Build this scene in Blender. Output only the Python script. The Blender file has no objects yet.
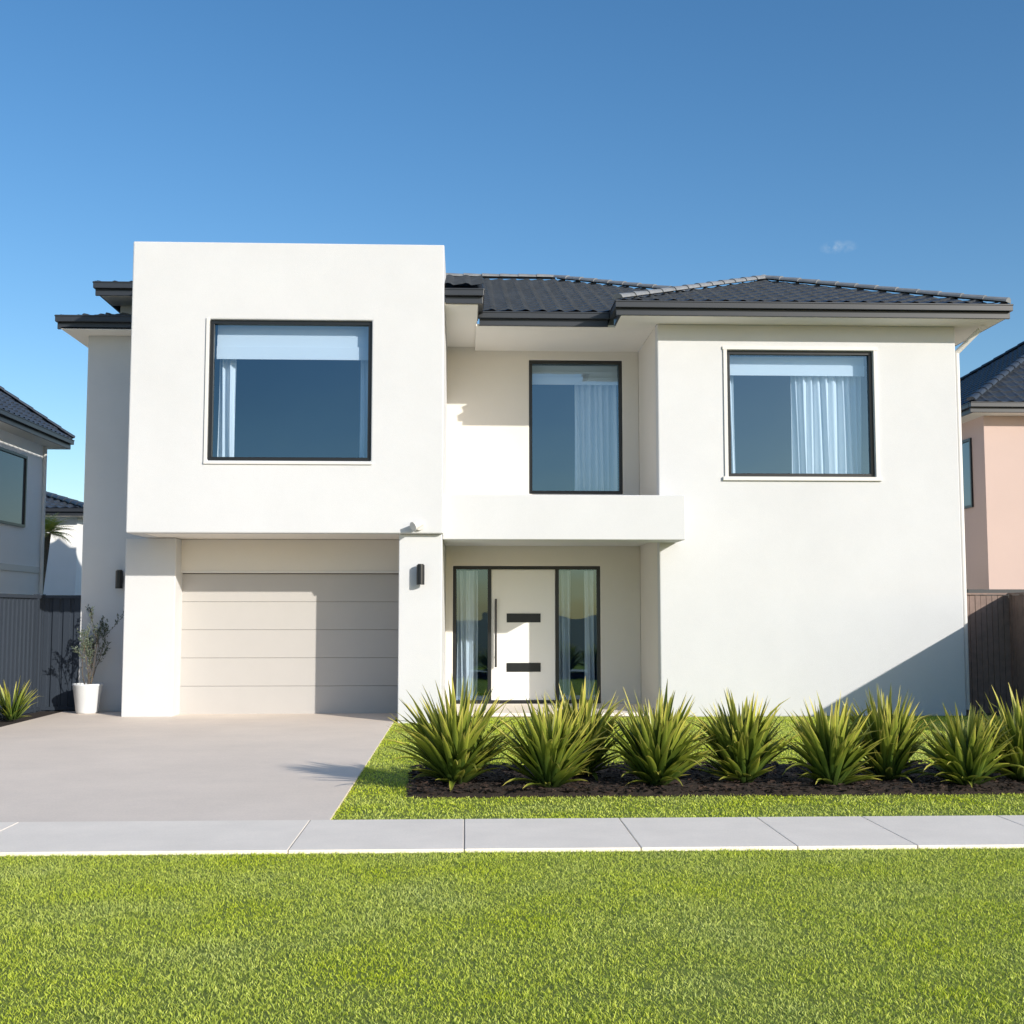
import bpy, bmesh, math, random
import numpy as np
from mathutils import Vector, Matrix
random.seed(7); rng=np.random.default_rng(7)
scene=bpy.context.scene
COL=scene.collection

# ------------------------------------------------------------------ materials
def new_mat(name):
    m=bpy.data.materials.new(name); m.use_nodes=True
    nt=m.node_tree; b=nt.nodes['Principled BSDF']; return m,nt,b
def mat(name,col,rough=0.6,var=0.0,vscale=2.0,bump=0.0,bscale=60.0,metal=0.0,spec=0.5,col2=None,detail=6,speck=0.0):
    m,nt,b=new_mat(name)
    b.inputs['Base Color'].default_value=(*col,1); b.inputs['Roughness'].default_value=rough
    b.inputs['Metallic'].default_value=metal; b.inputs['Specular IOR Level'].default_value=spec
    tc=nt.nodes.new('ShaderNodeTexCoord')
    if var>0 or col2:
        n=nt.nodes.new('ShaderNodeTexNoise'); n.inputs['Scale'].default_value=vscale; n.inputs['Detail'].default_value=detail
        n.inputs['Roughness'].default_value=0.65
        nt.links.new(tc.outputs['Object'],n.inputs['Vector'])
        r=nt.nodes.new('ShaderNodeValToRGB')
        c2=col2 if col2 else tuple(c*(1-var) for c in col)
        r.color_ramp.elements[0].position=0.3; r.color_ramp.elements[1].position=0.7
        r.color_ramp.elements[0].color=(*c2,1); r.color_ramp.elements[1].color=(*col,1)
        nt.links.new(n.outputs['Fac'],r.inputs['Fac']); last=r.outputs['Color']
        if speck>0:
            n3=nt.nodes.new('ShaderNodeTexNoise'); n3.inputs['Scale'].default_value=55; n3.inputs['Detail'].default_value=3
            nt.links.new(tc.outputs['Object'],n3.inputs['Vector'])
            mr=nt.nodes.new('ShaderNodeMapRange'); mr.inputs['From Min'].default_value=0.35; mr.inputs['From Max'].default_value=0.65
            mr.inputs['To Min'].default_value=1-speck; mr.inputs['To Max'].default_value=1.0
            nt.links.new(n3.outputs['Fac'],mr.inputs['Value'])
            hv=nt.nodes.new('ShaderNodeHueSaturation'); nt.links.new(mr.outputs[0],hv.inputs['Value']); nt.links.new(last,hv.inputs['Color']); last=hv.outputs['Color']
        nt.links.new(last,b.inputs['Base Color'])
    if bump>0:
        n2=nt.nodes.new('ShaderNodeTexNoise'); n2.inputs['Scale'].default_value=bscale; n2.inputs['Detail'].default_value=4
        nt.links.new(tc.outputs['Object'],n2.inputs['Vector'])
        bp=nt.nodes.new('ShaderNodeBump'); bp.inputs['Strength'].default_value=bump; bp.inputs['Distance'].default_value=0.01
        nt.links.new(n2.outputs['Fac'],bp.inputs['Height']); nt.links.new(bp.outputs['Normal'],b.inputs['Normal'])
    return m
M_wall=mat('render_white',(0.625,0.632,0.645),0.85,var=0.07,vscale=0.6,bump=0.3,bscale=90,speck=0.02)
M_cream=mat('render_cream',(0.735,0.70,0.645),0.85,var=0.05,vscale=0.7,bump=0.3,bscale=90,speck=0.02)
M_soffit=mat('soffit_paint',(0.84,0.80,0.74),0.8)
M_trim=mat('trim_white',(0.68,0.665,0.64),0.5)
M_black=mat('black_aluminium',(0.010,0.011,0.013),0.35)
M_gutter=mat('gutter_charcoal',(0.03,0.034,0.042),0.4)
M_tile=mat('roof_tile',(0.055,0.068,0.09),0.38,var=0.45,vscale=6,bump=0.3,bscale=40)
M_cap=mat('ridge_cap',(0.26,0.27,0.28),0.4,var=0.3,vscale=5)
M_garage=mat('garage_door_paint',(0.47,0.45,0.43),0.55,var=0.03,vscale=3,bump=0.08,bscale=150)
M_gback=mat('garage_seal',(0.16,0.15,0.14),0.8)
M_door=mat('door_paint',(0.84,0.83,0.81),0.4)
M_steel=mat('steel',(0.08,0.08,0.085),0.3,metal=0.8)
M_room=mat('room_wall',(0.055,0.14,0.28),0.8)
M_pot=mat('pot_ceramic',(0.72,0.74,0.76),0.5,var=0.05,vscale=6)
M_soil=mat('mulch',(0.035,0.02,0.014),0.95,col2=(0.01,0.007,0.005),vscale=28,bump=1.0,bscale=45)
M_drive=mat('driveway_concrete',(0.84,0.725,0.62),0.8,var=0.11,vscale=0.9,bump=0.25,bscale=120,speck=0.07)
M_side=mat('sidewalk_concrete',(0.94,0.85,0.745),0.8,var=0.10,vscale=1.7,bump=0.25,bscale=120,speck=0.06)
M_joint=mat('joint',(0.3,0.28,0.25),0.9)
M_turfbase=mat('turf_base',(0.20,0.24,0.03),0.95,col2=(0.12,0.155,0.02),vscale=14,bump=0.6,bscale=80)
M_ground=mat('ground_mat',(0.10,0.12,0.045),0.95,col2=(0.13,0.11,0.06),vscale=0.5)
M_fenceL=mat('fence_steel_slate',(0.033,0.043,0.06),0.85,spec=0.15)
M_fenceR=mat('fence_brown',(0.26,0.18,0.15),0.7,var=0.3,vscale=8)
M_pink=mat('render_pink',(0.55,0.42,0.375),0.85,var=0.04,vscale=1,bump=0.3,bscale=60)
M_nwhite=mat('neighbour_white',(0.93,0.92,0.90),0.85,var=0.04,vscale=1,bump=0.3,bscale=60)
M_bark=mat('bark',(0.16,0.12,0.08),0.9,var=0.4,vscale=20)
M_cloth=mat('curtain_sheer',(0.80,0.82,0.84),0.9)
def mat_glass():
    m,nt,b=new_mat('window_glass'); nt.nodes.remove(b)
    t=nt.nodes.new('ShaderNodeBsdfTransparent'); t.inputs['Color'].default_value=(0.74,0.83,0.91,1)
    g=nt.nodes.new('ShaderNodeBsdfGlossy'); g.inputs['Color'].default_value=(0.55,0.80,1.0,1); g.inputs['Roughness'].default_value=0.01
    lw=nt.nodes.new('ShaderNodeLayerWeight'); lw.inputs['Blend'].default_value=0.5
    mr=nt.nodes.new('ShaderNodeMapRange'); mr.inputs['To Min'].default_value=0.17; mr.inputs['To Max'].default_value=0.9
    nz=nt.nodes.new('ShaderNodeTexNoise'); nz.inputs['Scale'].default_value=0.8
    tc=nt.nodes.new('ShaderNodeTexCoord'); nt.links.new(tc.outputs['Object'],nz.inputs['Vector'])
    bp=nt.nodes.new('ShaderNodeBump'); bp.inputs['Strength'].default_value=0.08; bp.inputs['Distance'].default_value=0.05
    nt.links.new(nz.outputs['Fac'],bp.inputs['Height']); nt.links.new(bp.outputs['Normal'],g.inputs['Normal'])
    pw=nt.nodes.new('ShaderNodeMath'); pw.operation='POWER'; pw.inputs[1].default_value=4
    mx=nt.nodes.new('ShaderNodeMixShader')
    nt.links.new(lw.outputs['Facing'],pw.inputs[0]); nt.links.new(pw.outputs[0],mr.inputs['Value']); nt.links.new(mr.outputs[0],mx.inputs[0])
    nt.links.new(t.outputs[0],mx.inputs[1]); nt.links.new(g.outputs[0],mx.inputs[2])
    nt.links.new(mx.outputs[0],nt.nodes['Material Output'].inputs[0])
    return m
M_glass=mat_glass()
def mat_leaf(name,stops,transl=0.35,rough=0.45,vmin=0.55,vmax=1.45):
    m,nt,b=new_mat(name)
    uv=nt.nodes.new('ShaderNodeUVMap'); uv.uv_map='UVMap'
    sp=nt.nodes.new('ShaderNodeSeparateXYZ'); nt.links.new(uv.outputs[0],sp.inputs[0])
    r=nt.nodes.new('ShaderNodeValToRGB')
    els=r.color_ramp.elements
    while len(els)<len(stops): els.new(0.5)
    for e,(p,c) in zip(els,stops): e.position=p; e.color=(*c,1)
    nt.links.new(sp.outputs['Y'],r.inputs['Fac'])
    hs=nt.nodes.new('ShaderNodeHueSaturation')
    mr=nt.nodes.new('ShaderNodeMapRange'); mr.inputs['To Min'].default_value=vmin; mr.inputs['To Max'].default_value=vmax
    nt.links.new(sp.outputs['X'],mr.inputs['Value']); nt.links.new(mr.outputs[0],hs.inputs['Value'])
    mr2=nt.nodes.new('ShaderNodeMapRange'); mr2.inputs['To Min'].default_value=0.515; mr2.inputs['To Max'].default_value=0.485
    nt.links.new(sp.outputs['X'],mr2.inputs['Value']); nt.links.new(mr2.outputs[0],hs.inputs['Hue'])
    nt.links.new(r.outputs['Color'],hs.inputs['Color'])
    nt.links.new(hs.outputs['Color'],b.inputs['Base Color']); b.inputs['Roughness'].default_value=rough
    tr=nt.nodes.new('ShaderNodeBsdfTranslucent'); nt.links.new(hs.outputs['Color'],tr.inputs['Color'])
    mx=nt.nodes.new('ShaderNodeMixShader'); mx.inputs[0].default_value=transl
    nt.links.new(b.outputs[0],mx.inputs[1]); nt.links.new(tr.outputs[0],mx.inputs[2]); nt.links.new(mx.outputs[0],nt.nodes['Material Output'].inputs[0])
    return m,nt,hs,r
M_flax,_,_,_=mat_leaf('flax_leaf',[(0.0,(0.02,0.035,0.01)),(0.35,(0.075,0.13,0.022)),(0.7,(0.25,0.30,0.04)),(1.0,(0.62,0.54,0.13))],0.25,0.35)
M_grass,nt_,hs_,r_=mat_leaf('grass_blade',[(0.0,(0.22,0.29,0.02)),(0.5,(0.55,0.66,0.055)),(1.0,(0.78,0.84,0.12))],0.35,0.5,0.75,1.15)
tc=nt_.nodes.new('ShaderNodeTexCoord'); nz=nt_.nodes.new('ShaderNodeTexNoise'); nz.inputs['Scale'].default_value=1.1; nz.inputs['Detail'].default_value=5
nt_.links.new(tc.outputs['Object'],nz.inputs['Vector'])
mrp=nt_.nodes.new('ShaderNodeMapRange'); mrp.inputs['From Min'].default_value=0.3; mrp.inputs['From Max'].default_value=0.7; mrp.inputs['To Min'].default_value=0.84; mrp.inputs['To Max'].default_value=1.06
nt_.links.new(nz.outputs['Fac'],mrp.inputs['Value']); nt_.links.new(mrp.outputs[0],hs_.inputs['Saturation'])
M_twig,_,_,_=mat_leaf('pot_leaf',[(0.0,(0.05,0.07,0.05)),(1.0,(0.14,0.18,0.12))],0.2,0.5)

# ------------------------------------------------------------------ mesh helpers
def empty(name,loc=(0,0,0)):
    e=bpy.data.objects.new(name,None); e.location=loc; COL.objects.link(e); return e
def finish(name,me,m,parent=None,smooth=False):
    o=bpy.data.objects.new(name,me); COL.objects.link(o)
    if m: me.materials.append(m)
    if parent: o.parent=parent
    if smooth:
        for p in me.polygons: p.use_smooth=True
    return o
def mesh(name,vs,fs,m,parent=None,smooth=False):
    me=bpy.data.meshes.new(name); me.from_pydata([tuple(v) for v in vs],[],fs); me.update()
    return finish(name,me,m,parent,smooth)
def boxes(name,lst,m,parent=None,bevel=0.0):
    vs=[];fs=[]
    for (x0,x1,y0,y1,z0,z1) in lst:
        b=len(vs)
        vs+=[(x0,y0,z0),(x1,y0,z0),(x1,y1,z0),(x0,y1,z0),(x0,y0,z1),(x1,y0,z1),(x1,y1,z1),(x0,y1,z1)]
        fs+=[[b+i for i in f] for f in ((3,2,1,0),(4,5,6,7),(0,1,5,4),(1,2,6,5),(2,3,7,6),(3,0,4,7))]
    o=mesh(name,vs,fs,m,parent)
    if bevel>0:
        md=o.modifiers.new('bevel','BEVEL'); md.width=bevel; md.segments=2; md.limit_method='ANGLE'
    return o
def box(name,x0,x1,y0,y1,z0,z1,m,parent=None,bevel=0.0): return boxes(name,[(x0,x1,y0,y1,z0,z1)],m,parent,bevel)
def wall(name,x0,x1,z0,z1,y,thick,holes,m,parent,axis='y',bevel=0.012):
    xs=sorted({x0,x1}|{h[0] for h in holes}|{h[1] for h in holes})
    zs=sorted({z0,z1}|{h[2] for h in holes}|{h[3] for h in holes})
    def solid(i,j):
        if i<0 or j<0 or i>=len(xs)-1 or j>=len(zs)-1: return False
        cx=(xs[i]+xs[i+1])/2; cz=(zs[j]+zs[j+1])/2
        return not any(h[0]<cx<h[1] and h[2]<cz<h[3] for h in holes)
    bm=bmesh.new(); V={}
    def v(i,j,k):
        if (i,j,k) not in V:
            a=xs[i]; d=y+(thick if k else 0); c=zs[j]
            V[(i,j,k)]=bm.verts.new((a,d,c) if axis=='y' else (d,a,c))
        return V[(i,j,k)]
    for i in range(len(xs)-1):
        for j in range(len(zs)-1):
            if not solid(i,j): continue
            bm.faces.new((v(i,j,0),v(i+1,j,0),v(i+1,j+1,0),v(i,j+1,0)))
            bm.faces.new((v(i,j+1,1),v(i+1,j+1,1),v(i+1,j,1),v(i,j,1)))
            if not solid(i-1,j): bm.faces.new((v(i,j,1),v(i,j,0),v(i,j+1,0),v(i,j+1,1)))
            if not solid(i+1,j): bm.faces.new((v(i+1,j,0),v(i+1,j,1),v(i+1,j+1,1),v(i+1,j+1,0)))
            if not solid(i,j-1): bm.faces.new((v(i,j,0),v(i,j,1),v(i+1,j,1),v(i+1,j,0)))
            if not solid(i,j+1): bm.faces.new((v(i,j+1,1),v(i,j+1,0),v(i+1,j+1,0),v(i+1,j+1,1)))
    bmesh.ops.recalc_face_normals(bm,faces=bm.faces)
    bmesh.ops.dissolve_limit(bm,angle_limit=0.01,verts=bm.verts,edges=bm.edges)
    me=bpy.data.meshes.new(name); bm.to_mesh(me); bm.free()
    o=finish(name,me,m,parent)
    if bevel>0:
        md=o.modifiers.new('bevel','BEVEL'); md.width=bevel; md.segments=2; md.limit_method='ANGLE'
    return o
def cyl(name,p0,p1,r,m,parent=None,seg=16,r2=None):
    p0=Vector(p0);p1=Vector(p1);d=(p1-p0).normalized()
    a=d.orthogonal().normalized();b=d.cross(a); r2=r if r2 is None else r2
    vs=[];fs=[]
    for k in range(seg):
        t=2*math.pi*k/seg; vs.append(p0+(a*math.cos(t)+b*math.sin(t))*r)
    for k in range(seg):
        t=2*math.pi*k/seg; vs.append(p1+(a*math.cos(t)+b*math.sin(t))*r2)
    for k in range(seg): fs.append([k,(k+1)%seg,seg+(k+1)%seg,seg+k])
    fs.append(list(range(seg))[::-1]); fs.append(list(range(seg,2*seg)))
    return mesh(name,vs,fs,m,parent)
def roof_face(name,poly,m,parent,course=0.34,tile=0.30):
    """poly: convex, first edge is the eave; builds real courses of profiled tiles and clips them"""
    P=[Vector(p) for p in poly]; s=(P[1]-P[0]).normalized()
    n=None
    for q in P[2:]:
        c=s.cross(q-P[0])
        if c.length>1e-6: n=c.normalized(); break
    if n.z<0: n=-n
    t=n.cross(s)
    if t.z<0: t=-t
    ss=[(p-P[0]).dot(s) for p in P]; ts=[(p-P[0]).dot(t) for p in P]
    s0,s1,t1=min(ss),max(ss),max(ts)
    sub=6; ncol=int((s1-s0)/(tile/sub))+2
    rows=[]
    k=0
    while k*course<t1:
        rows.append((k*course,0.045)); rows.append(((k+1)*course-0.004,0.012)); k+=1
    vs=[];fs=[]
    for (tt,h) in rows:
        for i in range(ncol):
            sv=s0+i*tile/sub; ph=(sv/tile)%1.0
            prof=0.028*max(0,math.sin(ph*2*math.pi))+0.010*math.cos(ph*2*math.pi)
            vs.append(P[0]+s*sv+t*tt+n*(h+prof))
    for r in range(len(rows)-1):
        for i in range(ncol-1):
            a=r*ncol+i; fs.append((a,a+1,a+ncol+1,a+ncol))
    me=bpy.data.meshes.new(name); me.from_pydata([tuple(v) for v in vs],[],fs)
    bm=bmesh.new(); bm.from_mesh(me)
    cen=sum(P,Vector())/len(P)
    for i in range(len(P)):
        a=P[i];b=P[(i+1)%len(P)]; e=(b-a)
        if e.length<1e-6: continue
        pn=e.cross(n).normalized()
        if pn.dot(cen-a)>0: pn=-pn
        bmesh.ops.bisect_plane(bm,geom=bm.verts[:]+bm.edges[:]+bm.faces[:],plane_co=a,plane_no=pn,clear_outer=True)
    lo=[bm.verts.new(p-n*0.02) for p in P]; bm.faces.new(lo)
    bm.to_mesh(me); bm.free(); me.update()
    return finish(name,me,m,parent)
def ridge_cap(name,p0,p1,m,parent,r=0.10):
    p0=Vector(p0);p1=Vector(p1);d=(p1-p0);L=d.length;d.normalize()
    side=d.cross(Vector((0,0,1))).normalized(); up=side.cross(d).normalized()
    if up.z<0: up=-up
    vs=[];fs=[];seg=8;k=0;L0=0.4
    n=max(1,int(L/L0)); L0=L/n
    for k in range(n):
        for (tt,rr) in ((k*L0,r*1.12),((k+1)*L0+0.02,r*0.9)):
            for j in range(seg+1):
                a=math.pi*j/seg
                vs.append(p0+d*tt+side*math.cos(a)*rr+up*(math.sin(a)*rr*0.8+0.02))
        b=k*2*(seg+1)
        for j in range(seg): fs.append((b+j,b+j+1,b+seg+2+j,b+seg+1+j))
        fs.append(tuple(b+j for j in range(seg+1)))
    return mesh(name,vs,fs,m,parent)
def gutter_run(name,x0,x1,y0,y1,ztop,parent,side):
    g=0.11
    if side=='f': L=[(x0,x1,y0,y0+g,ztop-0.115,ztop),(x0+0.02,x1-0.02,y0+g-0.03,y0+g+0.02,ztop-0.235,ztop-0.118),(x0,x1,y0-0.012,y0,ztop-0.022,ztop+0.004)]
    if side=='l': L=[(x0,x0+g,y0+0.13,y1,ztop-0.116,ztop-0.001),(x0+g-0.028,x0+g+0.022,y0+0.14,y1,ztop-0.234,ztop-0.119),(x0-0.012,x0,y0,y1,ztop-0.023,ztop+0.003)]
    if side=='r': L=[(x0-g,x0,y0+0.13,y1,ztop-0.116,ztop-0.001),(x0-g-0.022,x0-g+0.028,y0+0.14,y1,ztop-0.234,ztop-0.119),(x0,x0+0.012,y0,y1,ztop-0.023,ztop+0.003)]
    return boxes(name,L,M_gutter,parent,0.006)
def curtain(name,x0,x1,z0,z1,y,parent,amp=0.045,wl=0.13,seed=0):
    r=random.Random(seed); n=max(8,int((x1-x0)/0.012)); vs=[];fs=[];ph=0
    cols=[]
    for i in range(n+1):
        ph+=2*math.pi*0.012/wl*(0.5+1.0*r.random()); cols.append((ph,0.7+0.5*r.random()))
    rows=8
    for j in range(rows+1):
        z=z0+(z1-z0)*j/rows; fl=1.0+0.35*(1-j/rows)
        for i,(p,a) in enumerate(cols):
            vs.append((x0+(x1-x0)*i/n+0.015*math.sin(p*0.31+j*0.3),y+amp*fl*math.sin(p+0.12*j)+0.03*math.sin(p*0.37),z))
    for j in range(rows):
        for i in range(n): b=j*(n+1)+i; fs.append((b,b+1,b+n+2,b+n+1))
    return mesh(name,vs,fs,M_cloth,parent,True)
def frame(name,x0,x1,z0,z1,y,w,d,m,parent,mull=()):
    L=[(x0,x1,y,y+d,z1-w,z1),(x0,x1,y,y+d,z0,z0+w),(x0,x0+w,y+0.002,y+d-0.002,z0+w,z1-w),(x1-w,x1,y+0.002,y+d-0.002,z0+w,z1-w)]
    for mx in mull: L.append((mx-w/2,mx+w/2,y+0.002,y+d-0.002,z0+w,z1-w))
    return boxes(name,L,m,parent,0.004)
def pane(name,x0,x1,z0,z1,y,parent):
    return mesh(name,[(x0,y,z0),(x1,y,z0),(x1,y,z1),(x0,y,z1)],[(0,1,2,3)],M_glass,parent)
def room(name,x0,x1,z0,z1,y0,y1,parent):
    vs=[(x0,y0,z0),(x1,y0,z0),(x1,y1,z0),(x0,y1,z0),(x0,y0,z1),(x1,y0,z1),(x1,y1,z1),(x0,y1,z1)]
    fs=[(0,1,2,3),(7,6,5,4),(1,5,6,2),(2,6,7,3),(3,7,4,0)]
    return mesh(name,vs,fs,M_room,parent)
def blind(name,x0,x1,z0,z1,y,parent,n=3):
    """roman blind: overlapping folds of cloth"""
    L=[]; h=(z1-z0)/n
    for i in range(n):
        L.append((x0,x1,y-0.03*(n-i),y-0.03*(n-i)+0.012,z0+i*h-0.03,z0+(i+1)*h))
    return boxes(name,L,M_cloth,parent,0.003)

# ------------------------------------------------------------------ main house
H=empty('white_two_storey_house')
FW=0.065
wall('box_front_wall',-5.46,-0.36,3.07,7.87,19.5,0.22,[(-4.19,-1.54,4.25,6.58)],M_wall,H,bevel=0.02)
box('box_side_wall_r',-0.58,-0.362,19.722,26,3.07,7.868,M_wall,H)
box('box_side_wall_l',-5.458,-5.24,19.722,26,3.07,7.868,M_wall,H)
box('box_top',-5.24,-0.58,19.72,26,7.5,7.6,M_gutter,H)
box('box_soffit',-5.24,-0.58,19.722,22.9,3.075,3.17,M_soffit,H)
frame('box_window_frame',-4.19,-1.54,4.25,6.58,19.56,FW,0.09,M_black,H)
boxes('box_window_trim',[(-4.24,-4.19,19.475,19.56,4.20,6.60),(-4.24,-1.52,19.470,19.56,4.19,4.235)],M_trim,H,0.004)
pane('box_window_glass',-4.14,-1.59,4.30,6.53,19.61,H)
room('box_room',-4.9,-0.8,3.6,6.95,19.73,23.0,H)
blind('box_window_blind',-4.12,-1.60,6.0,6.56,19.84,H,3)
curtain('box_curtain_l',-4.13,-3.83,4.2,6.5,19.96,H,seed=1)
curtain('box_curtain_r',-1.78,-1.58,4.2,6.5,19.96,H,seed=2)
# garage level
wall('garage_header_wall',-5.0,-0.9,0,3.07,21.2,0.25,[(-4.98,-1.12,-0.01,2.48)],M_cream,H)
box('garage_pillar_left',-5.82,-4.96,20.8,21.9,0,3.068,M_wall,H,0.015)
box('garage_column_right',-1.08,-0.375,19.62,23.2,0,3.069,M_wall,H,0.015)
L=[]
for i in range(5):
    z=0.02+i*0.49; L.append((-4.97,-1.125,21.32,21.37,z,z+0.486))
boxes('garage_door',L,M_garage,H,0.005)
box('garage_door_backing',-4.97,-1.125,21.355,21.39,0.0,2.48,M_gback,H)
frame('garage_door_trim',-5.02,-1.06,-0.06,2.52,21.185,0.04,0.03,M_trim,H)
# left rear wall
wall('left_rear_wall',-6.93,-5.3,0,6.87,22.0,0.25,[],M_wall,H)
box('left_side_wall',-6.929,-6.68,22.252,32,0,6.868,M_wall,H)
# mid section
wall('mid_wall',-0.375,3.37,0,6.95,23.0,0.22,[(1.23,3.05,4.07,6.69),(-0.23,2.60,0.06,2.68)],M_cream,H)
frame('mid_window_frame',1.23,3.05,4.07,6.69,23.03,FW,0.09,M_black,H)
pane('mid_window_glass',1.28,3.0,4.12,6.64,23.08,H)
room('mid_room',0.6,3.36,3.7,6.9,23.23,26.0,H)
blind('mid_window_blind',1.29,2.99,6.28,6.64,23.33,H,3)
curtain('mid_curtain',2.15,2.98,4.0,6.6,23.44,H,seed=3)
# entrance
frame('entry_frame',-0.23,2.60,0.06,2.68,23.04,FW,0.11,M_black,H,mull=(0.47,1.77))
pane('entry_sidelight_l',-0.17,0.44,0.12,2.62,23.09,H)
pane('entry_sidelight_r',1.80,2.54,0.12,2.62,23.09,H)
room('entry_room',-0.37,3.3,0.02,2.9,23.23,26.5,H)
curtain('entry_curtain_l',-0.16,0.24,0.1,2.6,23.40,H,seed=4)
curtain('entry_curtain_r',1.82,2.06,0.1,2.6,23.40,H,seed=5)
curtain('entry_curtain_r2',2.32,2.52,0.1,2.6,23.40,H,seed=9)
box('front_door',0.505,1.735,23.07,23.12,0.125,2.615,M_door,H,0.006)
boxes('door_inset_bars',[(0.80,1.45,23.055,23.072,0.66,0.83),(0.80,1.45,23.055,23.072,1.60,1.77)],M_black,H,0.003)
cyl('door_handle',(0.59,23.0,0.75),(0.59,23.0,2.05),0.022,M_steel,H)
cyl('door_handle_post_1',(0.59,23.0,0.95),(0.59,23.07,0.95),0.012,M_steel,H)
cyl('door_handle_post_2',(0.59,23.0,1.85),(0.59,23.07,1.85),0.012,M_steel,H)
box('porch_slab',-0.37,3.365,20.9,22.998,0.0,0.06,M_side,H,0.01)
boxes('entry_canopy',[(-0.372,3.68,19.9,20.68,3.0,3.75),(-0.372,3.362,20.68,22.997,3.06,3.748)],M_wall,H,0.012)
# right wing
wall('wing_front_wall',3.37,8.70,0,6.87,20.7,0.25,[(4.60,7.21,4.16,6.41)],M_wall,H,bevel=0.02)
box('wing_side_wall_l',3.372,3.6,20.952,23.3,0,6.868,M_cream,H)
box('wing_side_wall_r',8.45,8.698,20.952,32,0,6.868,M_wall,H)
frame('wing_window_frame',4.60,7.21,4.16,6.41,20.75,FW,0.09,M_black,H)
boxes('wing_window_trim',[(4.52,7.29,20.672,20.75,6.413,6.47),(4.50,7.31,20.655,20.75,4.09,4.157),(4.535,4.597,20.674,20.75,4.157,6.413),(7.213,7.275,20.674,20.75,4.157,6.413)],M_trim,H,0.004)
pane('wing_window_glass',4.65,7.16,4.21,6.36,20.80,H)
room('wing_room',4.0,8.2,3.6,6.8,20.96,24.0,H)
blind('wing_window_blind',4.66,7.15,6.04,6.36,21.04,H,2)
curtain('wing_curtain_l',4.67,4.83,4.1,6.3,21.14,H,seed=6)
curtain('wing_curtain_r',5.85,7.12,4.1,6.3,21.14,H,seed=7)
cyl('downpipe_offset',(9.12,20.62,6.80),(8.78,20.85,6.42),0.045,M_trim,H)
cyl('downpipe_drop',(8.78,20.85,6.44),(8.78,20.85,0.1),0.045,M_trim,H)

# roofs -------------------------------------------------------------
ZE=7.08
ap=(6.0,23.5,8.42)
roof_face('wing_roof_front',[(2.6,20.1,ZE),(9.4,20.1,ZE),ap],M_tile,H)
roof_face('wing_roof_right',[(9.4,20.1,ZE),(9.4,31,ZE),(6.0,31,8.42),ap],M_tile,H)
roof_face('wing_roof_left',[(2.6,24.5,ZE),(2.6,20.1,ZE),ap,(6.0,24.5,8.42)],M_tile,H)
ridge_cap('wing_hip_l',(2.6,20.1,ZE+0.05),(6.0,23.5,8.47),M_cap,H)
ridge_cap('wing_hip_r',(9.4,20.1,ZE+0.05),(6.0,23.5,8.47),M_cap,H)
ridge_cap('wing_ridge',(6.0,23.5,8.47),(6.0,31,8.47),M_cap,H)
gutter_run('wing_gutter_front',2.55,9.45,20.02,0,ZE+0.02,H,'f')
gutter_run('wing_gutter_left',2.55,0,20.02,20.9,ZE+0.02,H,'l')
gutter_run('wing_gutter_right',9.45,0,20.02,31,ZE+0.02,H,'r')
boxes('wing_soffit',[(2.66,9.34,20.13,20.698,6.862,6.90),(8.702,9.34,20.70,31,6.863,6.9),(2.66,3.368,20.70,23.0,6.864,6.9)],M_soffit,H)
RY=26.5; RZ=9.24
roof_face('main_roof_front',[(-5.3,20.9,ZE),(7.6,20.9,ZE),(2.0,RY,RZ),(-1.7,RY,RZ),(-5.3,22.9,ZE+0.771)],M_tile,H)
roof_face('main_roof_right',[(7.6,20.9,ZE),(7.6,32.1,ZE),(2.0,RY,RZ)],M_tile,H)
roof_face('main_roof_front_left',[(-7.3,21.47,ZE-0.03),(-5.3,21.47,ZE-0.03),(-5.3,23.47,ZE+0.60)],M_tile,H)
roof_face('main_roof_left',[(-7.3,32.1,ZE-0.03),(-7.3,21.47,ZE-0.03),(-1.7,27.07,RZ-0.45)],M_tile,H)
ridge_cap('main_ridge',(-1.7,RY,RZ+0.05),(2.0,RY,RZ+0.05),M_cap,H)
ridge_cap('main_hip_r',(7.6,20.9,ZE+0.05),(2.0,RY,RZ+0.05),M_cap,H)
gutter_run('mid_gutter',0.22,2.549,20.85,0,ZE+0.018,H,'f')
boxes('mid_soffit',[(0.18,2.66,20.98,22.998,6.861,6.9)],M_soffit,H)
gutter_run('return_gutter_front',-0.36,0.30,19.66,0,ZE+0.10,H,'f')
gutter_run('return_gutter_right',0.30,0,19.66,20.95,ZE+0.098,H,'r')
boxes('return_soffit',[(-0.358,0.2,19.78,22.998,6.93,6.97)],M_soffit,H)
roof_face('return_roof',[(-0.36,19.66,ZE+0.12),(0.30,19.66,ZE+0.12),(0.30,21.9,8.0),(-0.36,21.9,8.0)],M_tile,H)
gutter_run('left_gutter_front',-7.35,-5.47,21.42,0,ZE+0.02,H,'f')
gutter_run('left_gutter_side',-7.35,0,21.42,31,ZE+0.02,H,'l')
boxes('left_soffit',[(-7.26,-5.46,21.5,21.998,6.862,6.9),(-7.26,-6.932,22.0,31,6.862,6.9)],M_soffit,H)
box('upper_left_wall',-6.45,-5.46,22.3,26,7.1,7.55,M_wall,H)
boxes('upper_left_soffit',[(-6.6,-5.46,21.62,22.299,7.50,7.54)],M_soffit,H)
gutter_run('upper_left_gutter',-6.72,-5.47,21.5,0,7.74,H,'f')
gutter_run('upper_left_gutter_side',-6.72,0,21.5,27,7.74,H,'l')
roof_face('upper_left_roof',[(-6.7,21.55,7.70),(-5.47,21.55,7.70),(-5.47,22.78,7.85)],M_tile,H)
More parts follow.
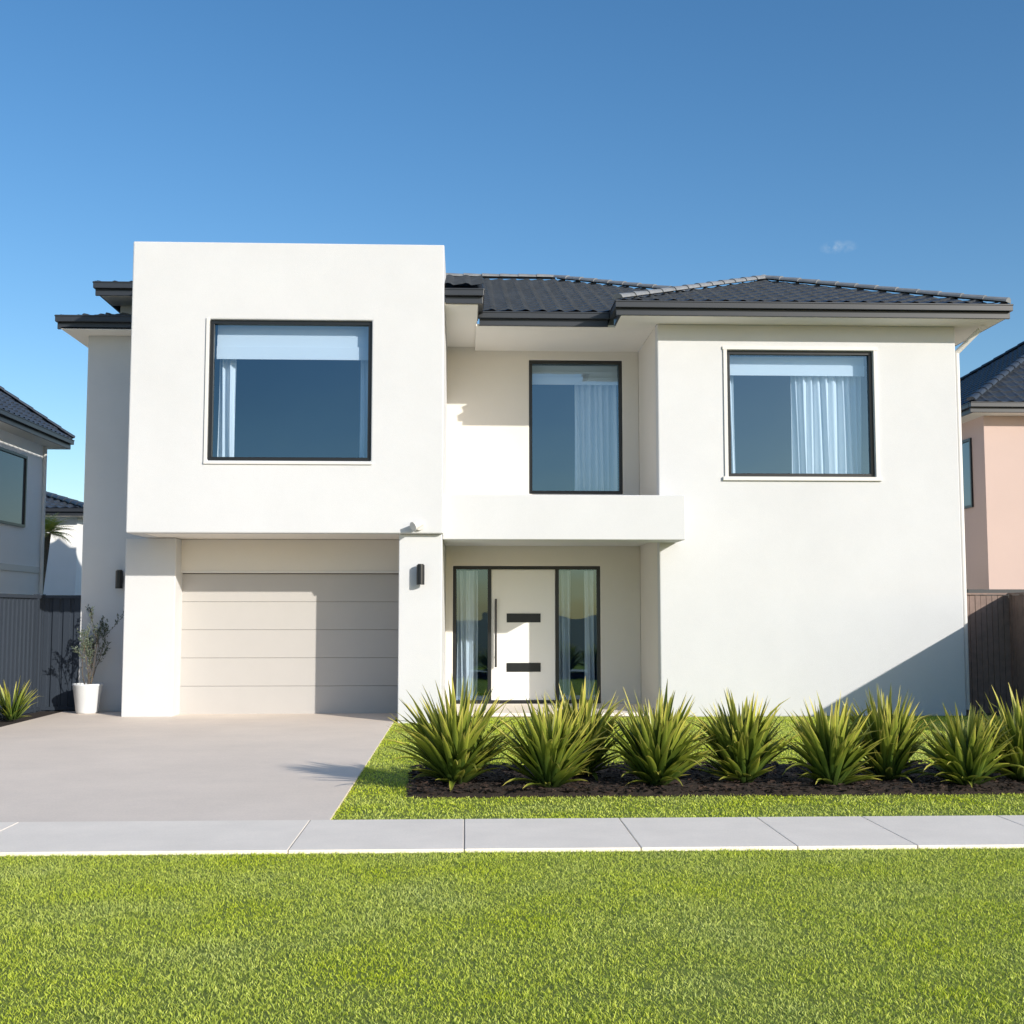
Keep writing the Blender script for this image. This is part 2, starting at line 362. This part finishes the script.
roof_face('upper_left_roof_side',[(-6.7,27,7.70),(-6.7,21.55,7.70),(-5.47,22.78,7.85),(-5.47,27,7.85)],M_tile,H)

def sconce(n,x,y,z):
    cyl(n,(x,y-0.11,z-0.16),(x,y-0.11,z+0.16),0.065,M_black,H,20)
    cyl(n+'_cap',(x,y-0.11,z+0.162),(x,y-0.11,z+0.175),0.05,M_steel,H,20)
    box(n+'_plate',x-0.045,x+0.045,y-0.05,y-0.002,z-0.07,z+0.07,M_black,H,0.004)
sconce('column_wall_light',-0.72,19.62,2.40)
sconce('rear_wall_light',-6.22,22.0,2.38)
cyl('security_light_base',(-0.74,19.498,3.19),(-0.74,19.44,3.19),0.07,M_trim,H,20)
cyl('security_light_arm',(-0.74,19.45,3.19),(-0.72,19.38,3.21),0.022,M_trim,H,12)
cyl('security_light_head',(-0.70,19.42,3.24),(-0.84,19.30,3.17),0.045,M_trim,H,20,r2=0.075)

# ------------------------------------------------------------------ ground and paving
def sheet(name,pts,z,m,thick=0.0):
    if thick<=0: return mesh(name,[(x,y,z) for x,y in pts],[list(range(len(pts)))],m)
    n=len(pts); vs=[(x,y,z) for x,y in pts]+[(x,y,z-thick) for x,y in pts]
    fs=[list(range(n))]+[[i,(i+1)%n+0,(i+1)%n+n,i+n][::-1] for i in range(n)]
    return mesh(name,vs,fs,m)
sheet('ground',[(-900,-300),(900,-300),(900,1500),(-900,1500)],0.0,M_ground)
sheet('front_verge_turf_soil',[(-30,-6),(30,-6),(30,9.16),(-30,9.16)],0.006,M_turfbase)
sheet('lawn_soil',[(-1.15,10.5),(9.7,10.5),(9.7,20.68),(-1.15,20.68)],0.006,M_turfbase)
sheet('driveway',[(-7.15,10.47),(-1.15,10.47),(-1.15,21.3),(-7.15,21.99)],0.03,M_drive,0.03)
xs=[-30,-25,-20,-15,-11,-8.5,-6.2,-3.75,-1.31,0.0,1.33,2.52,3.44,4.63,5.9,7.2,8.5,9.8,11,13,16,20,25,30]
sw=boxes('sidewalk',[(a+0.004,b-0.004,9.16,10.462,0.0,0.035) for a,b in zip(xs[:-1],xs[1:])],M_side,None,0.005)
box('sidewalk_joint_filler',-30,30,9.17,10.46,0.0,0.024,M_joint,sw)
sheet('side_garden_soil',[(-7.58,18),(-7.16,18),(-7.16,21.99),(-7.58,21.99)],0.03,M_soil,0.03)
BX0,BX1,BY0,BY1=-0.58,7.6,11.8,13.9
gx=90;gy=26
vs=[];fs=[]
for j in range(gy+1):
    for i in range(gx+1):
        e=min(i,gx-i,j*2,(gy-j)*2)/4
        vs.append((BX0+(BX1-BX0)*i/gx+random.uniform(-.02,.02),BY0+(BY1-BY0)*j/gy+random.uniform(-.02,.02),0.012+min(1,e)*0.05+random.uniform(0,0.022)*(e>0)))
for j in range(gy):
    for i in range(gx): b=j*(gx+1)+i; fs.append((b,b+1,b+gx+2,b+gx+1))
bed=mesh('mulch_bed',vs,fs,M_soil,None,False)
M_chip=mat('bark_chip',(0.065,0.036,0.024),0.9,col2=(0.015,0.009,0.007),vscale=9)
n=9000; vs=np.zeros((n,4,3)); 
cx=rng.uniform(BX0,BX1,n);cy=rng.uniform(BY0,BY1,n);cz=rng.uniform(0.05,0.095,n)
ang=rng.uniform(0,6.28,n); ll=rng.uniform(0.015,0.04,n); ww=rng.uniform(0.006,0.015,n)
for k,(a,b) in enumerate(((-1,-1),(1,-1),(1,1),(-1,1))):
    vs[:,k,0]=cx+np.cos(ang)*ll*a-np.sin(ang)*ww*b; vs[:,k,1]=cy+np.sin(ang)*ll*a+np.cos(ang)*ww*b; vs[:,k,2]=cz+rng.uniform(-.012,.012,n)
mesh('bark_chips',vs.reshape(-1,3).tolist(),[(4*i,4*i+1,4*i+2,4*i+3) for i in range(n)],M_chip,bed)

# ------------------------------------------------------------------ grass (one mesh per lawn)
def grass(name,x0,x1,y0,y1,dens,hmin,hmax,w,mask=None):
    n=int((x1-x0)*(y1-y0)*dens)
    x=rng.uniform(x0,x1,n); y=rng.uniform(y0,y1,n)
    if mask is not None:
        k=mask(x,y); x=x[k];y=y[k]; n=len(x)
    hh=rng.uniform(hmin,hmax,n)*(0.88+0.12*np.sin(x*5.1+np.sin(y*3.3)*2)*np.sin(y*4.7+x*1.3)+0.06*np.sin(x*17+y*5)*np.sin(y*19-x*7))
    a=rng.uniform(0,2*np.pi,n); la=rng.uniform(0,2*np.pi,n); lean=rng.uniform(0.2,1.1,n)*hh
    ww=w*rng.uniform(0.6,1.3,n)
    V=np.zeros((n,5,3),dtype=np.float32)
    ca,sa=np.cos(a),np.sin(a); cl,sl=np.cos(la)*lean,np.sin(la)*lean
    V[:,0]=np.stack([x-ca*ww/2,y-sa*ww/2,np.full(n,0.004)],1); V[:,1]=np.stack([x+ca*ww/2,y+sa*ww/2,np.full(n,0.004)],1)
    mx,my=x+cl*0.35,y+sl*0.35
    V[:,2]=np.stack([mx+ca*ww*0.4,my+sa*ww*0.4,hh*0.6],1); V[:,3]=np.stack([mx-ca*ww*0.4,my-sa*ww*0.4,hh*0.6],1)
    V[:,4]=np.stack([x+cl,y+sl,hh],1)
    me=bpy.data.meshes.new(name)
    me.vertices.add(n*5); me.vertices.foreach_set('co',V.reshape(-1))
    base=(np.arange(n)*5)[:,None]
    idx=(base+np.array([[0,1,2,3,3,2,4]])).astype(np.int32).reshape(-1)
    me.loops.add(n*7); me.loops.foreach_set('vertex_index',idx)
    me.polygons.add(n*2)
    ls=(np.arange(n)*7)[:,None]+np.array([[0,4]]); me.polygons.foreach_set('loop_start',ls.astype(np.int32).reshape(-1))
    uvl=me.uv_layers.new(name='UVMap')
    rv=rng.uniform(0,1,n)
    uv=np.zeros((n,7,2),dtype=np.float32); uv[:,:,0]=rv[:,None]; uv[:,:,1]=np.array([0,0,.6,.6,.6,.6,1.0])
    uvl.data.foreach_set('uv',uv.reshape(-1))
    me.update(calc_edges=True); me.validate()
    return finish(name,me,M_grass)
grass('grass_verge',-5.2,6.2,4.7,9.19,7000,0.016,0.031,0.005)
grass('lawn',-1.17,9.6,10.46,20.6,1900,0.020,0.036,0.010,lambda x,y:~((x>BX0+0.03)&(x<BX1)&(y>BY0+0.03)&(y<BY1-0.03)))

# ------------------------------------------------------------------ strappy plants
def flax(name,x,y,h,spread,nl,seed,z=0.05,w=0.062):
    r=random.Random(seed); vs=[];fs=[];uv=[]
    for k in range(nl):
        az=r.uniform(0,2*math.pi); u=r.random()
        th0=0.03+0.85*u**0.9*spread; L=h*r.uniform(0.78,1.06)*(1.0-0.22*u); bend=r.uniform(0.0,0.55)*(0.3+u)
        if r.random()<0.12: bend+=0.8
        if k<nl*0.22: L*=0.55; th0=0.5+r.random()*0.75
        rad=r.uniform(0,0.10); px=x+rad*math.cos(az); py=y+rad*math.sin(az); pz=z
        ww=w*r.uniform(0.65,1.15); tw=r.uniform(-0.9,0.9); n=8; rv=r.random(); az2=az+r.uniform(-.45,.45)
        b=len(vs); swirl=r.uniform(-0.2,0.2)
        for i in range(n+1):
            t=i/n; th=th0+bend*t*t; a=az2+swirl*t
            if i>0:
                px+=math.sin(th)*math.cos(a)*L/n; py+=math.sin(th)*math.sin(a)*L/n; pz+=math.cos(th)*L/n
            pz=max(pz,0.06)
            wid=ww*(0.7+0.6*math.sin(math.pi*min(1,t*0.9+0.05)))*(1-t**4) if t<0.99 else 0.002
            sx,sy=-math.sin(a+tw*t),math.cos(a+tw*t)
            nx,ny,nz=-math.cos(th)*math.cos(a),-math.cos(th)*math.sin(a),math.sin(th)
            f=wid*0.30
            vs+= [(px+sx*wid/2+nx*f,py+sy*wid/2+ny*f,pz+nz*f),(px,py,pz),(px-sx*wid/2+nx*f,py-sy*wid/2+ny*f,pz+nz*f)]
            uv+= [(rv,min(1,t*1.0+0.08)),(rv,t*0.85),(rv,min(1,t*1.0+0.08))]
        for i in range(n):
            q=b+i*3
            fs+= [(q,q+1,q+4,q+3),(q+1,q+2,q+5,q+4)]
    me=bpy.data.meshes.new(name); me.from_pydata(vs,[],fs); ul=me.uv_layers.new(name='UVMap')
    for l in me.loops: ul.data[l.index].uv=uv[l.vertex_index]
    return finish(name,me,M_flax,None,True)
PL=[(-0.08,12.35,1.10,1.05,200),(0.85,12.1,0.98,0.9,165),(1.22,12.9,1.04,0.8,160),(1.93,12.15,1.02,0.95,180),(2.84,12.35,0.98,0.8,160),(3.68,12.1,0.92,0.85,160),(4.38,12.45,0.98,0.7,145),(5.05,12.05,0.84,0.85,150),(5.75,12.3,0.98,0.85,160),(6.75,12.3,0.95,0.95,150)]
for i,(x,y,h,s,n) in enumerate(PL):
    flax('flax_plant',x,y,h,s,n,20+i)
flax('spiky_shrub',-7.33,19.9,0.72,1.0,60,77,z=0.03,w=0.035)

# ------------------------------------------------------------------ potted plant
PP=empty('potted_plant')
def lathe(name,prof,cx,cy,m,parent,seg=32):
    vs=[];fs=[]
    for (r,z) in prof:
        for k in range(seg):
            a=2*math.pi*k/seg; vs.append((cx+r*math.cos(a),cy+r*math.sin(a),z))
    for j in range(len(prof)-1):
        for k in range(seg): fs.append((j*seg+k,j*seg+(k+1)%seg,(j+1)*seg+(k+1)%seg,(j+1)*seg+k))
    fs.append(list(range(seg))[::-1])
    return mesh(name,vs,fs,m,parent,True)
px,py=-6.62,21.55
lathe('pot',[(0.17,0.03),(0.19,0.06),(0.25,0.50),(0.265,0.52),(0.265,0.545),(0.235,0.545),(0.225,0.48)],px,py,M_pot,PP)
lathe('pot_soil',[(0.228,0.49),(0.1,0.5),(0.01,0.505)],px,py,M_soil,PP)
r=random.Random(3); tv=[];tf=[];lv=[];lf=[];luv=[]
def twig(p,d,L,rad,depth):
    segs=5; pts=[p.copy()]
    for i in range(segs):
        d=(d+Vector((r.uniform(-.15,.15),r.uniform(-.15,.15),0.06))).normalized(); p=p+d*L/segs; pts.append(p.copy())
        if depth<2 and i>=1 and r.random()<0.65:
            twig(p.copy(),(d+Vector((r.uniform(-.8,.8),r.uniform(-.8,.8),r.uniform(0,.3)))).normalized(),L*0.45,rad*0.6,depth+1)
        for k in range(3 if depth>0 else 1):
            q=p+Vector((r.uniform(-.02,.02),r.uniform(-.02,.02),r.uniform(-.03,.03))); dd=(d+Vector((r.uniform(-1,1),r.uniform(-1,1),r.uniform(-.4,.6)))).normalized()
            s=dd.orthogonal().normalized()*0.010; b=len(lv); l=r.uniform(0.03,0.065)
            lv.extend([q,q+dd*l*0.5+s,q+dd*l,q+dd*l*0.5-s]); lf.append((b,b+1,b+2,b+3)); rv=r.random(); luv.extend([(rv,0),(rv,.5),(rv,1),(rv,.5)])
    for i in range(segs):
        a=pts[i];c=pts[i+1];dd=(c-a).normalized();u1=dd.orthogonal().normalized();u2=dd.cross(u1);b=len(tv)
        for pt in (a,c):
            for k in range(4):
                an=k*math.pi/2; tv.append(pt+(u1*math.cos(an)+u2*math.sin(an))*rad*(1-0.12*i))
        for k in range(4): tf.append((b+k,b+(k+1)%4,b+4+(k+1)%4,b+4+k))
for k in range(8):
    a=r.uniform(0,6.28); twig(Vector((px+0.05*math.cos(a),py+0.05*math.sin(a),0.49)),Vector((0.3*math.cos(a),0.3*math.sin(a),1)).normalized(),r.uniform(0.6,0.95),0.007,0)
mesh('twigs',tv,tf,M_bark,PP)
o=mesh('leaves',lv,lf,M_twig,PP); ul=o.data.uv_layers.new(name='UVMap')
for l in o.data.loops: ul.data[l.index].uv=luv[l.vertex_index]

# ------------------------------------------------------------------ fences
def steel_fence(name,pts,h,m,rib=0.19):
    F=empty(name)
    for si,((xa,ya),(xb,yb)) in enumerate(pts):
        L=math.hypot(xb-xa,yb-ya); ux,uy=(xb-xa)/L,(yb-ya)/L; nx,ny=-uy,ux
        prof=[];s=0
        while s<L:
            for ds,o in ((0,0),(0.10,0),(0.115,0.028),(0.165,0.028),(0.18,0)):
                if s+ds<=L: prof.append((s+ds,o))
            s+=rib
        prof.append((L,0))
        vs=[];fs=[]
        for (q,o) in prof:
            for z in (0.0,h-0.05): vs.append((xa+ux*q+nx*o,ya+uy*q+ny*o,z))
        for i in range(len(prof)-1): fs.append((2*i,2*i+2,2*i+3,2*i+1))
        mesh('infill_sheet_%d'%si,vs,fs,m,F)
        def bar(n_,q0,q1,w,z0,z1):
            c=[(xa+ux*q+nx*w_,ya+uy*q+ny*w_) for q,w_ in ((q0,-w),(q1,-w),(q1,w+0.02),(q0,w+0.02))]
            vs=[(x,y,z0) for x,y in c]+[(x,y,z1) for x,y in c]
            mesh(n_,vs,[(3,2,1,0),(4,5,6,7),(0,1,5,4),(1,2,6,5),(2,3,7,6),(3,0,4,7)],m,F)
        bar('top_rail_%d'%si,0,L,0.03,h-0.06,h)
        bar('bottom_rail_%d'%si,0,L,0.027,0.05,0.11)
        q=0
        k=0
        while q<=L+0.01:
            bar('post_%d_%d'%(si,k),max(0,q-0.03),min(L,q+0.03)+0.001,0.034,0,h+0.015); q+=2.35; k+=1
    return F
steel_fence('steel_fence',[((-7.6,17.0),(-7.6,22.0)),((-7.6,22.0),(-6.932,22.02))],2.1,M_fenceL)
def paling_fence(name,segs,h,m):
    F=empty(name); r=random.Random(5)
    for si,((xa,ya),(xb,yb)) in enumerate(segs):
        L=math.hypot(xb-xa,yb-ya); ux,uy=(xb-xa)/L,(yb-ya)/L; nx,ny=-uy,ux
        vs=[];fs=[];q=0
        while q<L-0.05:
            w=0.095; o=r.uniform(0,0.006); z1=h+r.uniform(-0.006,0.006); b=len(vs)
            c=[(xa+ux*a+nx*d,ya+uy*a+ny*d) for a,d in ((q,o-0.01),(q+w,o-0.01),(q+w,o+0.01),(q,o+0.01))]
            vs+=[(x,y,0) for x,y in c]+[(x,y,z1) for x,y in c]
            fs+=[[b+i for i in f] for f in ((3,2,1,0),(4,5,6,7),(0,1,5,4),(1,2,6,5),(2,3,7,6),(3,0,4,7))]; q+=0.103
        mesh('palings_%d'%si,vs,fs,m,F)
        vs=[];fs=[]
        for (z0,z1,d0,d1) in ((0.3,0.38,0.018,0.06),(h-0.3,h-0.22,0.018,0.06),(h+0.008,h+0.04,-0.04,0.05),(0.02,h-0.04,0.0175,0.022)):
            b=len(vs); c=[(xa+ux*a+nx*d,ya+uy*a+ny*d) for a,d in ((0,d0),(L,d0),(L,d1),(0,d1))]
            vs+=[(x,y,z0) for x,y in c]+[(x,y,z1) for x,y in c]
            fs+=[[b+i for i in f] for f in ((3,2,1,0),(4,5,6,7),(0,1,5,4),(1,2,6,5),(2,3,7,6),(3,0,4,7))]
        mesh('rails_%d'%si,vs,fs,m,F)
paling_fence('paling_fence',[((8.86,21.3),(9.80,21.3)),((9.80,21.3),(9.80,15.0))],2.10,M_fenceR)

# ------------------------------------------------------------------ neighbouring houses
def hip_roof(par,x0,x1,y0,y1,z,pitch,m):
    w=min(x1-x0,y1-y0)/2; h=w*pitch
    if (x1-x0)<=(y1-y0): a=((x0+x1)/2,y0+w,z+h); b=((x0+x1)/2,y1-w,z+h)
    else: a=(x0+w,(y0+y1)/2,z+h); b=(x1-w,(y0+y1)/2,z+h)
    c=[(x0,y0,z),(x1,y0,z),(x1,y1,z),(x0,y1,z)]
    if (x1-x0)<=(y1-y0):
        F=[[c[0],c[1],a],[c[1],c[2],b,a],[c[2],c[3],b],[c[3],c[0],a,b]]; hp=[(c[0],a),(c[1],a),(c[2],b),(c[3],b),(a,b)]
    else:
        F=[[c[0],c[1],b,a],[c[1],c[2],b],[c[2],c[3],a,b],[c[3],c[0],a]]; hp=[(c[0],a),(c[1],b),(c[2],b),(c[3],a),(a,b)]
    for i,f in enumerate(F):
        f2=[f[0]]
        for p in f[1:]:
            if (Vector(p)-Vector(f2[-1])).length>0.01: f2.append(p)
        roof_face('roof_%d'%i,f2,m,par)
    for i,(p,q) in enumerate(hp):
        if (Vector(p)-Vector(q)).length>0.1: ridge_cap('hip_%d'%i,Vector(p)+Vector((0,0,.05)),Vector(q)+Vector((0,0,.05)),M_tile,par)
    gutter_run('gutter_f',x0-0.05,x1+0.05,y0-0.08,0,z+0.02,par,'f')
    gutter_run('gutter_l',x0-0.05,0,y0-0.08,y1,z+0.02,par,'l')
    gutter_run('gutter_r',x1+0.05,0,y0-0.08,y1,z+0.02,par,'r')
    box('eave_soffit',x0+0.06,x1-0.06,y0+0.04,y1,z-0.215,z-0.18,M_soffit,par)
M_dglass=mat('dark_glass',(0.05,0.085,0.12),0.06,spec=1.0)
def side_window(par,X,face,y0,y1,z0,z1):
    s=1 if face=='r' else -1
    def bx(n,a,b,ya,yb,za,zb,m): box(n,min(X+s*a,X+s*b),max(X+s*a,X+s*b),ya,yb,za,zb,m,par)
    bx('win_f1',-0.02,0.05,y0,y1,z1-0.06,z1,M_black);bx('win_f2',-0.02,0.05,y0,y1,z0,z0+0.06,M_black)
    bx('win_f3',-0.02,0.048,y0,y0+0.06,z0+0.06,z1-0.06,M_black);bx('win_f4',-0.02,0.048,y1-0.06,y1,z0+0.06,z1-0.06,M_black)
    x=X+s*0.012
    mesh('win_glass',[(x,y0+.06,z0+.06),(x,y1-.06,z0+.06),(x,y1-.06,z1-.06),(x,y0+.06,z1-.06)],[(0,1,2,3)],M_dglass,par)
N1=empty('neighbouring_house')
box('walls',-20,-10.5,19,30.2,0,5.95,M_nwhite,N1)
hip_roof(N1,-20.5,-10.0,18.5,30.7,6.13,0.74,M_tile)
side_window(N1,-10.5,'r',26.6,28.9,3.8,5.5)
side_window(N1,-10.5,'r',22,24,3.8,5.5)
cyl('downpipe',(-10.44,30.05,5.9),(-10.44,30.05,0),0.045,M_trim,N1)
box('wall_band',-20.02,-10.47,18.97,30.23,2.75,2.9,M_trim,N1)
N2=empty('neighbouring_house')
box('walls',-20,-12.15,38,47,0,4.8,M_nwhite,N2)
hip_roof(N2,-20.5,-11.75,37.5,47.5,4.98,0.30,M_tile)
side_window(N2,-12.15,'r',39.5,41,2.8,4.2)
N3=empty('neighbouring_house')
box('walls',12.4,23,28,40,0,6.5,M_pink,N3)
hip_roof(N3,11.9,23.5,27.5,40.5,6.7,0.62,M_tile)
side_window(N3,12.4,'l',28.7,29.7,4.35,6.05)
box('lower_gutter',11.6,23,27.3,27.99,2.15,2.32,M_gutter,N3)
box('lower_soffit',11.65,23,27.35,27.98,2.05,2.148,M_soffit,N3)

# palm behind left fence
PT=empty('palm_tree')
PX,PY,PZ=-11.66,34.0,4.0
cyl('trunk',(PX-0.45,PY,0),(PX,PY,PZ),0.12,M_bark,PT,12,r2=0.08)
r=random.Random(11); vs=[];fs=[];uv=[]
for k in range(44):
    az=r.uniform(0,6.28); th=r.uniform(0.1,1.7); L=r.uniform(0.55,0.85); p=Vector((PX,PY,PZ)); rv=0.6+0.4*r.random()
    for i in range(14):
        t=i/14; a=th+1.2*t*t; d=Vector((math.sin(a)*math.cos(az),math.sin(a)*math.sin(az),math.cos(a))); p=p+d*L/14
        s=Vector((-math.sin(az),math.cos(az),-0.25)); wl=0.22*math.sin(math.pi*min(1,t+0.12))+0.02
        for sg in (-1,1):
            b=len(vs); e=p+Vector((s.x*sg,s.y*sg,s.z))*wl+d*0.1
            vs+=[p-d*0.015,p+d*0.015,e]; fs.append((b,b+1,b+2)); uv+=[(rv,0.7),(rv,0.7),(rv,1.0)]
o=mesh('fronds',vs,fs,M_flax,PT); ul=o.data.uv_layers.new(name='UVMap')
for l in o.data.loops: ul.data[l.index].uv=uv[l.vertex_index]

# ------------------------------------------------------------------ light, sky, camera
A,B,C=1.0,1.1,0.56
ldir=Vector((-A,B,-C)).normalized()
sun=bpy.data.lights.new('sun','SUN'); sun.energy=5.0; sun.angle=math.radians(0.5); sun.color=(1.0,0.94,0.845)
so=bpy.data.objects.new('sun',sun); COL.objects.link(so); so.rotation_euler=ldir.to_track_quat('-Z','Y').to_euler(); so.location=(20,-20,20)
elev=math.atan2(C,math.hypot(A,B)); az=math.atan2(A,-B)
w=bpy.data.worlds.new('World'); scene.world=w; w.use_nodes=True; nt=w.node_tree
bg=nt.nodes['Background']; sky=nt.nodes.new('ShaderNodeTexSky'); sky.sky_type='NISHITA'; sky.sun_disc=False
sky.sun_elevation=elev; sky.sun_rotation=az; sky.air_density=1.0; sky.dust_density=0.8; sky.ozone_density=2.4
hs=nt.nodes.new('ShaderNodeHueSaturation'); hs.inputs['Saturation'].default_value=1.25; hs.inputs['Value'].default_value=1.05
nt.links.new(sky.outputs[0],hs.inputs['Color'])
# one faint wisp of cloud, fixed in the sky dome
tcw=nt.nodes.new('ShaderNodeTexCoord')
sub=nt.nodes.new('ShaderNodeVectorMath'); sub.operation='SUBTRACT'; sub.inputs[1].default_value=(0.2927,0.9127,0.286)
mul=nt.nodes.new('ShaderNodeVectorMath'); mul.operation='MULTIPLY'; mul.inputs[1].default_value=(1.0,1.0,2.8)
ln=nt.nodes.new('ShaderNodeVectorMath'); ln.operation='LENGTH'
nt.links.new(tcw.outputs['Generated'],sub.inputs[0]); nt.links.new(sub.outputs[0],mul.inputs[0]); nt.links.new(mul.outputs[0],ln.inputs[0])
mk=nt.nodes.new('ShaderNodeMapRange'); mk.inputs['From Min'].default_value=0.0; mk.inputs['From Max'].default_value=0.016; mk.inputs['To Min'].default_value=1.0; mk.inputs['To Max'].default_value=0.0
nt.links.new(ln.outputs['Value'],mk.inputs['Value'])
nzw=nt.nodes.new('ShaderNodeTexNoise'); nzw.inputs['Scale'].default_value=140; nzw.inputs['Detail'].default_value=6
nt.links.new(tcw.outputs['Generated'],nzw.inputs['Vector'])
nzr=nt.nodes.new('ShaderNodeMapRange'); nzr.inputs['From Min'].default_value=0.42; nzr.inputs['From Max'].default_value=0.7
nt.links.new(nzw.outputs['Fac'],nzr.inputs['Value'])
mm=nt.nodes.new('ShaderNodeMath'); mm.operation='MULTIPLY'; nt.links.new(mk.outputs[0],mm.inputs[0]); nt.links.new(nzr.outputs[0],mm.inputs[1])
m2=nt.nodes.new('ShaderNodeMath'); m2.operation='MULTIPLY'; m2.inputs[1].default_value=0.6; nt.links.new(mm.outputs[0],m2.inputs[0])
mixc=nt.nodes.new('ShaderNodeMixRGB'); mixc.inputs[2].default_value=(3.6,4.4,5.2,1)
nt.links.new(m2.outputs[0],mixc.inputs[0]); nt.links.new(hs.outputs[0],mixc.inputs[1])
nt.links.new(mixc.outputs[0],bg.inputs[0]); bg.inputs[1].default_value=0.15
cam=bpy.data.cameras.new('camera'); cam.lens=1200/1024*36; cam.sensor_width=36; cam.clip_end=3000
co=bpy.data.objects.new('camera',cam); COL.objects.link(co); co.location=(0,0,1.8)
co.rotation_euler=(math.radians(90+4.76),0,math.radians(-2.24)); scene.camera=co
scene.view_settings.view_transform='Standard'; scene.view_settings.look='None'; scene.view_settings.exposure=0
